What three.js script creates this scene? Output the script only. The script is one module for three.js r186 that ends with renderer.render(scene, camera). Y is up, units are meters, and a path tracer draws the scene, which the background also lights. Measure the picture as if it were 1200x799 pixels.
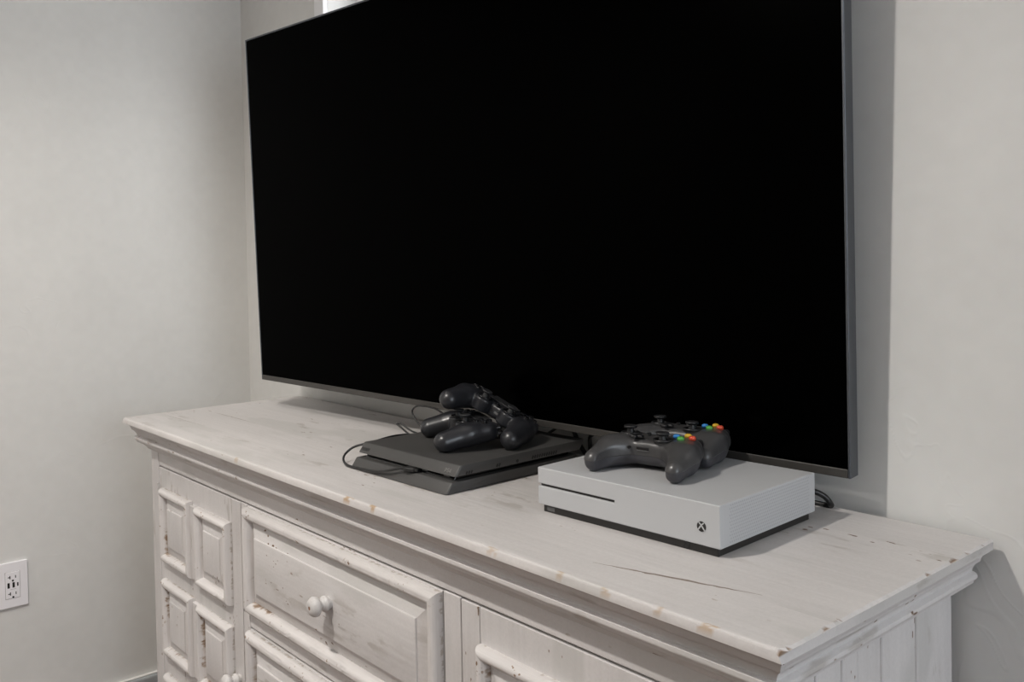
import * as THREE from 'three';
import { RoundedBoxGeometry } from 'three/addons/geometries/RoundedBoxGeometry.js';
import { mergeGeometries, toCreasedNormals } from 'three/addons/utils/BufferGeometryUtils.js';
import { RectAreaLightUniformsLib } from 'three/addons/lights/RectAreaLightUniformsLib.js';
import { FontLoader } from 'three/addons/loaders/FontLoader.js';
import { TextGeometry } from 'three/addons/geometries/TextGeometry.js';

// ---------------------------------------------------------------- camera, sky, exposure
const TOP = 0.90;                       // height of the sideboard top above the floor
const scene = new THREE.Scene();
const camera = new THREE.PerspectiveCamera(2 * Math.atan(399.5 / 1055.84) * 180 / Math.PI, 1200 / 799, 0.05, 60);
camera.position.set(2.1838, TOP + 0.3596, 1.2068);
camera.rotation.order = 'YXZ';
camera.rotation.set(-0.0205, 0.8857, -0.0208);
camera.setViewOffset(1200, 799, 61.93, 72.73, 1200, 799);   // shifted lens
camera.updateProjectionMatrix();

const renderer = new THREE.WebGLRenderer({ antialias: true });
renderer.toneMapping = THREE.LinearToneMapping;
renderer.toneMappingExposure = 1.0;
renderer.shadowMap.enabled = true;
renderer.shadowMap.type = THREE.PCFSoftShadowMap;
scene.background = new THREE.Color().setRGB(2.2, 2.35, 2.5);  // overcast daylight outside the windows
RectAreaLightUniformsLib.init();

// room
const WX0 = -0.318, WX1 = 3.75, WZ0 = -0.015, WZ1 = 4.3, CEIL = 2.46;
// daylight entering through the side window and the window behind the television
const daylightSide = new THREE.RectAreaLight(new THREE.Color().setRGB(0.82, 0.90, 1.0), 2.8, 1.2, 1.25);
daylightSide.position.set(WX1 - 0.03, 1.5, 0.82); daylightSide.lookAt(0, 1.5, 0.82); scene.add(daylightSide);
const daylightBack = new THREE.RectAreaLight(new THREE.Color().setRGB(1.0, 0.985, 0.97), 2.2, 0.92, 0.58);
daylightBack.position.set(0.72, 1.68, WZ0 - 0.085); daylightBack.lookAt(0.72, 1.68, 3); scene.add(daylightBack);

// ---------------------------------------------------------------- helpers
function mulberry(a) { return () => { a |= 0; a = a + 0x6D2B79F5 | 0; let t = Math.imul(a ^ a >>> 15, 1 | a); t = t + Math.imul(t ^ t >>> 7, 61 | t) ^ t; return ((t ^ t >>> 14) >>> 0) / 4294967296; }; }
const rnd = mulberry(1234);
const HT = new Float32Array(65536); { const r = mulberry(77); for (let i = 0; i < 65536; i++) HT[i] = r() * 2 - 1; }
const hsh = (x, y, z) => HT[(Math.imul(x, 73856093) ^ Math.imul(y, 19349663) ^ Math.imul(z, 83492791)) & 65535];
const sm = t => t * t * (3 - 2 * t), lerp = (a, b, t) => a + (b - a) * t, clamp = (v, a = 0, b = 1) => v < a ? a : v > b ? b : v;
const sstep = (a, b, v) => sm(clamp((v - a) / (b - a)));
function noise2(x, y, px, py, seed = 0) {            // periodic value noise, -1..1
  const xi = Math.floor(x), yi = Math.floor(y), fx = sm(x - xi), fy = sm(y - yi);
  const a = ((xi % px) + px) % px, b = (a + 1) % px, c = ((yi % py) + py) % py, d = (c + 1) % py;
  return lerp(lerp(hsh(a, c, seed), hsh(b, c, seed), fx), lerp(hsh(a, d, seed), hsh(b, d, seed), fx), fy);
}
function fbm(x, y, px, py, oct, seed) { let s = 0, w = 0.5; for (let i = 0; i < oct; i++) { s += w * noise2(x, y, px, py, seed + i * 17); x *= 2; y *= 2; px *= 2; py *= 2; w *= 0.5; } return s; }
const n1 = (x, seed = 0) => noise2(x, 0.5, 4096, 7, seed);
function dataTex(w, h, fn, srgb, rx, ry) {
  const d = new Uint8Array(w * h * 4), o = [0, 0, 0];
  for (let j = 0; j < h; j++) for (let i = 0; i < w; i++) { fn(i / w, j / h, o); const k = (j * w + i) * 4; d[k] = clamp(o[0]) * 255; d[k + 1] = clamp(o[1]) * 255; d[k + 2] = clamp(o[2]) * 255; d[k + 3] = 255; }
  const t = new THREE.DataTexture(d, w, h); t.wrapS = t.wrapT = THREE.RepeatWrapping; t.magFilter = THREE.LinearFilter; t.minFilter = THREE.LinearMipmapLinearFilter; t.generateMipmaps = true;
  if (srgb) t.colorSpace = THREE.SRGBColorSpace; t.repeat.set(1 / rx, 1 / ry); t.needsUpdate = true; return t;
}
// uv in metres from the local position; u runs along the grain axis
function uvm(geo, grain = 'x', off = [0, 0]) {
  const g = geo.index ? geo.toNonIndexed() : geo, p = g.attributes.position, uv = new Float32Array(p.count * 2);
  if (!g.attributes.normal) g.computeVertexNormals();
  const ax = { x: 0, y: 1, z: 2 }[grain], A = new THREE.Vector3(), B = new THREE.Vector3(), C = new THREE.Vector3(), N = new THREE.Vector3();
  for (let i = 0; i < p.count; i += 3) {
    A.fromBufferAttribute(p, i); B.fromBufferAttribute(p, i + 1); C.fromBufferAttribute(p, i + 2);
    N.copy(B).sub(A).cross(C.clone().sub(A));
    const n = [Math.abs(N.x), Math.abs(N.y), Math.abs(N.z)], m = n.indexOf(Math.max(...n)), rest = [0, 1, 2].filter(k => k !== m);
    const ua = rest.includes(ax) ? ax : rest[0], va = rest.find(k => k !== ua);
    [A, B, C].forEach((v, k) => { uv[(i + k) * 2] = v.getComponent(ua) + off[0]; uv[(i + k) * 2 + 1] = v.getComponent(va) + off[1]; });
  }
  g.setAttribute('uv', new THREE.BufferAttribute(uv, 2)); return g;
}
const rbox = (w, h, d, r = 0.002, s = 2) => new RoundedBoxGeometry(w, h, d, s, Math.min(r, w / 2.01, h / 2.01, d / 2.01));
const boxAt = (x0, x1, y0, y1, z0, z1, r = 0.002, s = 2) => rbox(x1 - x0, y1 - y0, z1 - z0, r, s).translate((x0 + x1) / 2, (y0 + y1) / 2, (z0 + z1) / 2);
const cyl = (r0, r1, h, n = 24) => new THREE.CylinderGeometry(r0, r1, h, n);
function mesh(name, geo, mat, parent) { const m = new THREE.Mesh(geo, mat); m.name = name; m.castShadow = m.receiveShadow = true; if (parent) parent.add(m); return m; }
const used = {};
function numbered(n) { used[n] = (used[n] ?? -1) + 1; return used[n] ? `${n}_${String(used[n]).padStart(3, '0')}` : n; }
function thing(name, label, category, pos = [0, 0, 0], group) { const o = new THREE.Group(); o.name = numbered(name); o.position.set(...pos); o.userData = { label, category }; if (group) o.userData.group = group; scene.add(o); return o; }
function structure(name, geo, mat, label, category) { const m = geo ? mesh(name, geo, mat, scene) : new THREE.Group(); if (!geo) { m.name = name; scene.add(m); } m.userData = { kind: 'structure', label, category }; return m; }
function merged(list) { return mergeGeometries(list.map(g => { const n = g.index ? g.toNonIndexed() : g; for (const k of Object.keys(n.attributes)) if (!['position', 'normal', 'uv'].includes(k)) n.deleteAttribute(k); if (!n.attributes.uv) n.setAttribute('uv', new THREE.BufferAttribute(new Float32Array(n.attributes.position.count * 2), 2)); return n; })); }
function tube(pts, r, seg = 80, rad = 10) { return new THREE.TubeGeometry(new THREE.CatmullRomCurve3(pts.map(p => new THREE.Vector3(...p)), false, 'centripetal'), seg, r, rad, false); }

// ---------------------------------------------------------------- materials
// hand-rubbed, chipped off-white paint over brown wood; u along the grain, 2 m x 1 m
const paintTex = dataTex(2048, 1024, (u, v, o) => {
  const coarse = fbm(u * 6, v * 10, 6, 10, 4, 3), grey = fbm(u * 10, v * 14, 10, 14, 4, 31);
  const streak = fbm(u * 14, v * 220, 14, 220, 3, 53), fine = noise2(u * 900, v * 500, 900, 500, 71);
  let b = 1 + coarse * 0.05 + streak * 0.022 + fine * 0.014;
  const g = sstep(0.10, 0.40, grey) * 0.8;
  let r = 0.858 * b, gg = 0.848 * b, bb = 0.844 * b;
  r = lerp(r, 0.775, g * 0.55); gg = lerp(gg, 0.772, g * 0.55); bb = lerp(bb, 0.760, g * 0.55);
  // rubbed through smudges
  const sA = fbm(u * 40, v * 60, 40, 60, 4, 91), sM = fbm(u * 8, v * 8, 8, 8, 3, 101);
  const sc = sstep(0.20, 0.50, sA + streak * 0.25) * sstep(0.14, 0.44, sM) * 0.30;
  r = lerp(r, 0.55, sc); gg = lerp(gg, 0.52, sc); bb = lerp(bb, 0.48, sc);
  // chips down to the wood
  const cA = fbm(u * 120, v * 160, 120, 160, 3, 131), cM = fbm(u * 14, v * 18, 14, 18, 3, 151);
  const ch = sstep(0.50, 0.56, cA + streak * 0.1) * sstep(0.18, 0.34, cM);
  r = lerp(r, 0.40, ch); gg = lerp(gg, 0.30, ch); bb = lerp(bb, 0.22, ch);
  o[0] = r; o[1] = gg; o[2] = bb;
}, true, 2, 1);
const paintBump = dataTex(1024, 512, (u, v, o) => {
  const s = fbm(u * 14, v * 160, 14, 160, 3, 53) * 0.5 + fbm(u * 10, v * 14, 10, 14, 4, 31) * 0.35 + fbm(u * 120, v * 160, 120, 160, 2, 131) * 0.3;
  o[0] = o[1] = o[2] = 0.5 + s * 0.5;
}, false, 2, 1);
const paint = new THREE.MeshStandardMaterial({ map: paintTex, color: 0xf4f3f3, bumpMap: paintBump, bumpScale: 0.0008, roughness: 0.5 });
const paintV = new THREE.MeshStandardMaterial({ map: paintTex, color: 0xf4f3f3, bumpMap: paintBump, bumpScale: 0.0008, roughness: 0.5, vertexColors: true });
// the top is greyer and more worn than the fronts
const paintTop = new THREE.MeshStandardMaterial({ map: paintTex, color: 0xe9e7e6, bumpMap: paintBump, bumpScale: 0.0008, roughness: 0.5, vertexColors: true });
// paint on the moulding strips: rubbed crests, bare wood and dirt along the inner foot (u in metres along the strip, v across it)
const stripTex = dataTex(2048, 96, (u, v, o) => {
  const c = fbm(u * 12, v * 2, 12, 2, 4, 403), st = fbm(u * 30, v * 24, 30, 24, 3, 411), b = 1 + c * 0.05 + st * 0.03;
  let rr = 0.866 * b, gg = 0.854 * b, bb = 0.846 * b;
  const m = fbm(u * 9, 0.3, 9, 4, 3, 421), f = fbm(u * 170, v * 5, 170, 5, 3, 431), g = fbm(u * 420, v * 20, 420, 20, 2, 441);
  const foot = sstep(0.80, 0.97, v + f * 0.22) * sstep(-0.15, 0.25, m + f * 0.3) * 0.85, outer = sstep(0.10, 0.02, v - f * 0.08) * sstep(0.0, 0.3, f + m * 0.8) * 0.35;
  const crest = sstep(0.40, 0.46, f + g * 0.25) * sstep(0.18, 0.30, v) * sstep(0.80, 0.66, v) * sstep(0.05, 0.25, fbm(u * 16, 0.7, 16, 4, 3, 451));
  for (const [k, R, G, B] of [[foot, 0.50, 0.40, 0.31], [outer, 0.52, 0.45, 0.38], [crest, 0.55, 0.46, 0.38]]) { rr = lerp(rr, R, k); gg = lerp(gg, G, k); bb = lerp(bb, B, k); }
  o[0] = rr; o[1] = gg; o[2] = bb;
}, true, 1, 1);
stripTex.wrapT = THREE.ClampToEdgeWrapping;
const stripPaint = new THREE.MeshStandardMaterial({ map: stripTex, color: 0xf4f3f3, roughness: 0.48 });
const rawWood = new THREE.MeshStandardMaterial({ color: 0x4a382a, roughness: 0.8 });
// hand-trowelled painted plaster
const wallBump = dataTex(1024, 1024, (u, v, o) => {
  const w = fbm(u * 7, v * 7, 7, 7, 3, 11), w2 = fbm(u * 9, v * 9, 9, 9, 3, 19);
  const rid = Math.abs(fbm(u * 11 + w * 2.2, v * 17 + w2 * 2.2, 4096, 4096, 3, 7)), m = sstep(0.05, 0.35, fbm(u * 9, v * 9, 9, 9, 3, 41));
  const edge = sstep(0.035, 0.0, rid) * m, flat = sstep(-0.1, 0.15, fbm(u * 14, v * 14, 14, 14, 4, 61)) * 0.35;
  o[0] = o[1] = o[2] = 0.35 + edge * 0.45 + flat * 0.3 + noise2(u * 400, v * 400, 400, 400, 5) * 0.02;
}, false, 1.7, 1.7);
const wallTex = dataTex(512, 512, (u, v, o) => { const n = fbm(u * 8, v * 8, 8, 8, 5, 201) * 0.025 + fbm(u * 120, v * 120, 120, 120, 2, 211) * 0.012; o[0] = 0.860 + n; o[1] = 0.857 + n; o[2] = 0.846 + n; }, true, 2.3, 2.3);
const wallMat = new THREE.MeshStandardMaterial({ map: wallTex, bumpMap: wallBump, bumpScale: 0.0006, roughness: 0.62 });
const ceilMat = new THREE.MeshStandardMaterial({ color: 0xe9e7e2, roughness: 0.85 });
const floorTex = dataTex(512, 512, (u, v, o) => { const n = fbm(u * 4, v * 90, 4, 90, 4, 301) * 0.16; o[0] = 0.60 + n; o[1] = 0.52 + n; o[2] = 0.44 + n; }, true, 1.2, 1.2);
const floorMat = new THREE.MeshStandardMaterial({ map: floorTex, color: 0x8a6444, roughness: 0.5 });
const trimMat = new THREE.MeshStandardMaterial({ color: 0xa7abad, roughness: 0.42 });
const frameMat = new THREE.MeshStandardMaterial({ color: 0xf0eff0, roughness: 0.4 });
const paneMat = new THREE.MeshPhysicalMaterial({ color: 0xffffff, transmission: 1, thickness: 0, roughness: 0, ior: 1.5 });
const grain512 = (seed, f) => dataTex(256, 256, (u, v, o) => { o[0] = o[1] = o[2] = 0.5 + noise2(u * f, v * f, f, f, seed) * 0.5; }, false, 0.05, 0.05);
const finePit = grain512(9, 128);
const plastic = (c, rough, extra = {}) => new THREE.MeshPhysicalMaterial({ color: new THREE.Color().setRGB(...c), roughness: rough, ...extra });

// ---------------------------------------------------------------- room shell
const T = 0.14;
structure('floor', uvm(boxAt(WX0 - T, WX1 + T, -0.1, 0, WZ0 - T, WZ1 + T, 0.001, 1)), floorMat, 'wooden floor of the room', 'floor');
structure('ceiling', uvm(boxAt(WX0 - T, WX1 + T, CEIL, CEIL + 0.1, WZ0 - T, WZ1 + T, 0.001, 1)), ceilMat, 'flat white ceiling of the room', 'ceiling');
function wallWithHole(w, h, hx0, hx1, hy0, hy1) {
  const s = new THREE.Shape([new THREE.Vector2(0, 0), new THREE.Vector2(w, 0), new THREE.Vector2(w, h), new THREE.Vector2(0, h)]);
  if (hx1 > hx0) s.holes.push(new THREE.Path([new THREE.Vector2(hx0, hy0), new THREE.Vector2(hx0, hy1), new THREE.Vector2(hx1, hy1), new THREE.Vector2(hx1, hy0)]));
  return new THREE.ExtrudeGeometry(s, { depth: T, bevelEnabled: false });
}
// window openings: back (behind the television) and right
const BX0 = 0.178, BX1 = 1.285, BY0 = 1.32, BY1 = 2.04;
const RZ0 = 0.22, RZ1 = 1.42, RY0 = 0.88, RY1 = 2.13;
structure('wall_back', uvm(wallWithHole(WX1 - WX0, CEIL, BX0 - WX0, BX1 - WX0, BY0, BY1).translate(WX0, 0, WZ0 - T), 'x'), wallMat, 'pale greige textured plaster wall behind the television', 'wall');
structure('wall_left', uvm(boxAt(WX0 - T, WX0, 0, CEIL, WZ0 - T, WZ1 + T, 0.0005, 1), 'z'), wallMat, 'pale greige plaster wall with the power outlet', 'wall');
structure('wall_front', uvm(boxAt(WX0 - T, WX1 + T, 0, CEIL, WZ1, WZ1 + T, 0.0005, 1), 'x'), wallMat, 'pale greige plaster wall facing the television', 'wall');
structure('wall_right', uvm(wallWithHole(WZ1 - WZ0, CEIL, RZ0 - WZ0, RZ1 - WZ0, RY0, RY1).rotateY(-Math.PI / 2).translate(WX1 + T, 0, WZ0), 'z'), wallMat, 'pale greige plaster wall with a side window', 'wall');

// baseboards with an eased top edge
function baseboard(len) {
  const s = new THREE.Shape(); s.moveTo(0, 0); s.lineTo(0.014, 0); s.lineTo(0.014, 0.112); s.quadraticCurveTo(0.0135, 0.120, 0.006, 0.122); s.lineTo(0, 0.122); s.closePath();
  return new THREE.ExtrudeGeometry(s, { depth: len, bevelEnabled: false, curveSegments: 6 });
}
structure('baseboard_left', uvm(baseboard(WZ1 - WZ0).translate(WX0, 0, WZ0), 'z'), trimMat, 'white baseboard along the wall with the outlet', 'baseboard');
structure('baseboard_back', uvm(baseboard(WX1 - WX0 - 0.014).rotateY(Math.PI / 2).scale(1, 1, -1).translate(WX0 + 0.014, 0, WZ0), 'x'), trimMat, 'white baseboard behind the sideboard', 'baseboard');

mesh('caulk_line', uvm(boxAt(WX0, WX0 + 0.010, 0.1205, 0.1245, WZ0, WZ1, 0.0018, 2), 'z'), new THREE.MeshStandardMaterial({ color: 0xe6e5e2, roughness: 0.6 }), scene.getObjectByName('baseboard_left')).userData.label = 'white line along the top of the baseboard';
function windowUnit(name, w, h, label, cased) {
  const g = structure(name, null, null, label, 'window');   // local: x 0..w, y 0..h, z 0 = room face of the wall, -T outside
  const f = 0.045, zi = -0.085, zo = -0.125;
  mesh('frame', merged([boxAt(0, f, 0, h, zo, zi), boxAt(w - f, w, 0, h, zo, zi), boxAt(f, w - f, 0, f, zo, zi), boxAt(f, w - f, h - f, h, zo, zi)]), frameMat, g);
  const s = 0.028, z2 = zi - 0.008, z1 = zo + 0.006;
  mesh('sash', merged([boxAt(f, f + s, f, h - f, z1, z2), boxAt(w - f - s, w - f, f, h - f, z1, z2), boxAt(w / 2 - s / 2, w / 2 + s / 2, f, h - f, z1, z2), boxAt(f + s, w / 2 - s / 2, f, f + s, z1, z2), boxAt(w / 2 + s / 2, w - f - s, f, f + s, z1, z2), boxAt(f + s, w / 2 - s / 2, h - f - s, h - f, z1, z2), boxAt(w / 2 + s / 2, w - f - s, h - f - s, h - f, z1, z2)]), frameMat, g);
  for (const [a, b] of [[f + s, w / 2 - s / 2], [w / 2 + s / 2, w - f - s]]) mesh('pane', new THREE.PlaneGeometry(b - a, h - 2 * f - 2 * s).translate((a + b) / 2, h / 2, -0.108), paneMat, g);
  if (cased) { const c = 0.045; mesh('casing', merged([boxAt(-c, 0, -c, h + c, 0, 0.014), boxAt(w, w + c, -c, h + c, 0, 0.014), boxAt(0, w, h, h + c, 0, 0.014), boxAt(0, w, -c, 0, 0, 0.014)]), frameMat, g); }
  return g;
}
const w1 = windowUnit('window_1', BX1 - BX0, BY1 - BY0, 'bright white framed window behind the television', true); w1.position.set(BX0, BY0, WZ0);
const w2 = windowUnit('window_2', RZ1 - RZ0, RY1 - RY0, 'white framed side window letting in daylight', true); w2.rotation.y = -Math.PI / 2; w2.position.set(WX1, RY0, RZ0);

// ---------------------------------------------------------------- recessed ceiling lamps
const lensMat = new THREE.MeshStandardMaterial({ color: 0xffffff, emissive: new THREE.Color().setRGB(1, 0.93, 0.82), emissiveIntensity: 6, roughness: 0.5 });
function downlight(x, z, power, label, aim = [x, 0, z], beam = 1.5, soft = 0.85) {
  const g = thing('recessed_downlight', label, 'ceiling light', [x, CEIL, z], 'recessed ceiling downlights');
  mesh('trim_ring', new THREE.LatheGeometry([[0.062, -0.001], [0.064, -0.004], [0.085, -0.005], [0.090, -0.003], [0.090, 0]].map(a => new THREE.Vector2(...a)), 40), frameMat, g);
  mesh('lens', cyl(0.062, 0.062, 0.002, 40).translate(0, -0.0015, 0), lensMat, g);
  const l = new THREE.SpotLight(new THREE.Color().setRGB(1.0, 0.95, 0.89), power, 0, beam, soft, 2);
  l.position.set(x, CEIL - 0.012, z); l.target.position.set(...aim); l.castShadow = true; l.shadow.radius = 2.2; l.shadow.mapSize.set(1024, 1024); l.shadow.camera.near = 0.02;
  scene.add(l); scene.add(l.target);
}
downlight(1.04, 1.47, 11.6, 'round recessed ceiling downlight in front of the television');
downlight(0.50, 0.90, 2.4, 'round recessed ceiling downlight near the corner with the outlet wall', [-0.20, 0, 0.16], 0.68, 0.8);
downlight(0.40, 3.0, 9, 'round recessed ceiling downlight far out in the room');
downlight(2.6, 3.0, 0.8, 'round recessed ceiling downlight in the corner away from the sideboard');

// ---------------------------------------------------------------- sideboard
const SW = 1.74, SD = 0.476, BL = 0.050, BR = 1.6925, ZF = 0.425;   // top width, depth; body left, right, front
const board = thing('sideboard', 'long distressed off-white wooden sideboard with panelled doors and drawers below the television', 'sideboard');
let seedN = 0; const ro = () => [rnd() * 2, rnd()];
const BROWN = [0.36, 0.22, 0.12], PALE = [0.62, 0.44, 0.28];
function withColors(pos, nor, uv, col, idx) { const g = new THREE.BufferGeometry(); g.setAttribute('position', new THREE.Float32BufferAttribute(pos, 3)); if (uv) g.setAttribute('uv', new THREE.Float32BufferAttribute(uv, 2)); if (col) g.setAttribute('color', new THREE.Float32BufferAttribute(col, 3)); g.setIndex(idx); const q = toCreasedNormals(g, 0.6); return q; }

// planks of the top: rounded cross-section swept along x, worn at the free edges
function plank(x0, x1, z0, z1, y0, y1, { frontEdge, seed, chips = [] }) {
  const R = frontEdge ? 0.0045 : 0, ring = [];           // (y, z, edgeWeight)
  const arc = (cy, cz, rad, a0, a1, n, e) => { for (let i = 0; i <= n; i++) { const a = lerp(a0, a1, i / n); ring.push([cy + Math.sin(a) * rad, cz + Math.cos(a) * rad, e]); } };
  ring.push([y0, z1, 0]); if (frontEdge) { arc(y1 - R, z1 - R, R, 0, Math.PI / 2, 4, 1); ring.push([y1, z1 - R - 0.0006, 0.5]); } else ring.push([y1, z1, 0]);
  const nz = Math.round((z1 - z0) / 0.0045); for (let i = 1; i < nz; i++) ring.push([y1, lerp(z1 - R - 0.001, z0, i / nz), 0]);
  ring.push([y1, z0, 0], [y0, z0, 0]);
  const n = Math.round((x1 - x0) / 0.0045), m = ring.length, pos = [], col = [], uv = [], idx = [];
  const off = ro();
  for (let i = 0; i <= n; i++) {
    let x = lerp(x0, x1, i / n); const end = Math.min(i, n - i), es = end === 0 ? 0.75 : 1;
    for (let k = 0; k < m; k++) {
      let [y, z, e] = ring[k];
      const nb = n1(x * 34 + k * 0.05, seed) * 0.5 + n1(x * 110, seed + 5) * 0.5;
      let wear = 0; if (frontEdge && e === 1) { wear = clamp(nb * 1.6 - 0.35); z -= wear * 0.0022; y -= wear * 0.0012; }
      let px = x, c = [1, 1, 1];
      if (end === 0) { const s = i === 0 ? 1 : -1, q = n1(z * 70, seed + 11) * 0.5 + n1(z * 210, seed + 13) * 0.5; px += s * clamp(q * 1.8 - 0.15) * 0.0065 * (y > (y0 + y1) / 2 ? 1 : 0.25); if (y > (y0 + y1) / 2) y -= 0.0022; if (q > 0.22 && i && y > (y0 + y1) / 2) c = BROWN; }
      else if (end === 1) { px = (i === 1 ? x0 + 0.003 : x1 - 0.003); const q = n1(z * 70, seed + 11) * 0.5 + n1(z * 210, seed + 13) * 0.5; px += (i === 1 ? 1 : -1) * clamp(q * 1.8 - 0.15) * 0.0065; }
      for (const [cx, cw, str] of chips) if (e === 1 && Math.abs(x - cx) < cw && n1(x * 190 + k * 0.7, seed + 31) > (Math.abs(x - cx) / cw) * 1.3 - 0.75) c = c.map((v, j) => lerp(v, [0.72, 0.52, 0.32][j], str));
      y += n1(x * 3.3 + seed, 3) * 0.0005;
      pos.push(px, y, z); col.push(...c); uv.push(x + off[0], z + (y1 - y) + off[1]);
    }
  }
  for (let i = 0; i < n; i++) for (let k = 0; k < m; k++) { const a = i * m + k, b = i * m + (k + 1) % m, c = a + m, d = b + m; idx.push(a, b, d, a, d, c); }
  for (const i of [0, n]) { const base = pos.length / 3; let cy = 0, cz = 0, cx = 0; for (let k = 0; k < m; k++) { const q = (i * m + k) * 3; cx += pos[q] / m; cy += pos[q + 1] / m; cz += pos[q + 2] / m; pos.push(pos[q], pos[q + 1], pos[q + 2]); col.push(...col.slice(q, q + 3)); uv.push(pos[q + 2], pos[q + 1]); } pos.push(cx, cy, cz); col.push(1, 1, 1); uv.push(cz, cy); for (let k = 0; k < m; k++) { const a = base + k, b = base + (k + 1) % m; i ? idx.push(a, b, base + m) : idx.push(b, a, base + m); } }
  return withColors(pos, null, uv, col, idx);
}
const topG = new THREE.Group(); topG.name = 'tabletop'; board.add(topG);
const seams = [0, 0.098, 0.2835, 0.381, SD];
for (let i = 0; i < 4; i++) mesh('plank', plank(0, SW, seams[i], seams[i + 1], TOP - 0.012, TOP, { frontEdge: i === 3, seed: 40, chips: [[1.005, 0.016, 0.9], [1.075, 0.008, 0.9], [1.53, 0.012, 0.6], [1.46, 0.007, 0.6], [1.34, 0.01, 0.5], [0.62, 0.008, 0.5], [1.66, 0.012, 0.7], [1.60, 0.006, 0.6]] }), paintTop, topG);
// open checks in the top boards: narrow wedges of bare wood set into the paint
function check(pts, w) { // tapered sliver lying in the top surface
  const pos = [], idx = [], n = pts.length; let L = [];
  pts.forEach(([x, z], i) => { const t = i / (n - 1), ww = w * Math.sin(Math.PI * clamp(t, 0.04, 0.96)) * (0.7 + 0.3 * n1(i * 1.7, 8)); pos.push(x, TOP + 0.00035, z - ww / 2, x, TOP + 0.00055, z, x, TOP + 0.00035, z + ww / 2); });
  for (let i = 0; i < n - 1; i++) for (let k = 0; k < 2; k++) { const a = i * 3 + k, b = a + 1, c = a + 3, d = b + 3; idx.push(a, b, d, a, d, c); }
  const g = new THREE.BufferGeometry(); g.setAttribute('position', new THREE.Float32BufferAttribute(pos, 3)); g.setIndex(idx); g.computeVertexNormals(); return g;
}
const line = (x0, z0, x1, z1, n, j, s) => Array.from({ length: n + 1 }, (_, i) => [lerp(x0, x1, i / n), lerp(z0, z1, i / n) + n1(i * 0.9, s) * j]);
const bareWood = new THREE.MeshStandardMaterial({ color: 0x857a70, roughness: 0.85 });
mesh('split', check(line(1.462, 0.4215, 1.652, 0.3685, 26, 0.0014, 21), 0.0068), bareWood, topG).userData.label = 'long open split in the white paint';
mesh('split', check(line(0.095, 0.2838, 0.31, 0.2815, 20, 0.0006, 22), 0.0026), bareWood, topG);
mesh('split', check(line(0.06, 0.2845, 0.082, 0.2842, 6, 0.0004, 27), 0.003), bareWood, topG);
mesh('split', check(line(0.06, 0.385, 0.26, 0.380, 16, 0.0008, 23), 0.0012), bareWood, topG);

// crown moulding: profile (outward overhang, depth below the top)
const prof = [[0.0455, -0.0115], [0.0450, -0.0145], [0.0405, -0.0160], [0.0375, -0.0200], [0.0350, -0.0255], [0.0345, -0.0285], [0.0322, -0.0300], [0.0285, -0.0340], [0.0255, -0.0390], [0.0245, -0.0430], [0.0278, -0.0436], [0.0305, -0.0455], [0.0312, -0.0485], [0.0302, -0.0515], [0.0272, -0.0540], [0.0262, -0.0560], [0.0262, -0.0578], [0.0225, -0.0590], [0.0185, -0.0615], [0.0130, -0.0655], [0.0080, -0.0705], [0.0060, -0.0745], [0, -0.0750]];
function crown(len, outwardAt, a0, a1, seed) {     // position(t, o): runs along the edge, mitred
  const n = Math.round(len / 0.010), m = prof.length, pos = [], col = [], uv = [], idx = [], off = ro(); let s = 0; const arcl = prof.map((p, k) => k ? (s += Math.hypot(p[0] - prof[k - 1][0], p[1] - prof[k - 1][1])) : 0);
  for (let i = 0; i <= n; i++) for (let k = 0; k < m; k++) {
    let [o, y] = prof[k]; const t = i / n, u = t * len;
    const w = n1(u * 26 + k * 0.13, seed) * 0.6 + n1(u * 90, seed + k) * 0.4, edge = [1, 5, 12, 16].includes(k);
    if (edge) o -= clamp(w - 0.1) * 0.002; o += n1(u * 5, seed + 2) * 0.0006;
    const p = outwardAt(t, o, len); pos.push(p[0], TOP + y, p[1]);
    const c = edge && w > 0.72 ? [0.5, 0.38, 0.28] : edge && w > 0.58 ? [0.8, 0.7, 0.6] : [1, 1, 1]; col.push(...c); uv.push(u + off[0], arcl[k] + off[1]);
  }
  for (let i = 0; i < n; i++) for (let k = 0; k < m - 1; k++) { const a = i * m + k, b = a + 1, c = a + m, d = b + m; idx.push(a, d, b, a, c, d); }
  return withColors(pos, null, uv, col, idx);
}
const cm1 = mesh('crown_moulding', crown(BR - BL, (t, o, L) => [lerp(BL - o, BR + o, t), ZF + o], 0, 0, 300), paintV, board);
mesh('crown_moulding', crown(ZF - 0.004, (t, o, L) => [BR + o, lerp(ZF + o, 0.004, t)], 0, 0, 330), paintV, board);
mesh('crown_moulding', crown(ZF - 0.004, (t, o, L) => [BL - o, lerp(0.004, ZF + o, t)], 0, 0, 360), paintV, board);
// closing pieces behind the profile
mesh('carcass', uvm(boxAt(BL + 0.012, BR - 0.012, 0.10, TOP - 0.0125, 0.004, ZF - 0.024, 0.001, 1)), rawWood, board);
mesh('top_backing', uvm(boxAt(BL, BR, TOP - 0.0745, TOP - 0.0122, ZF - 0.02, ZF - 0.0005, 0.0005, 1)), paint, board);
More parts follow.
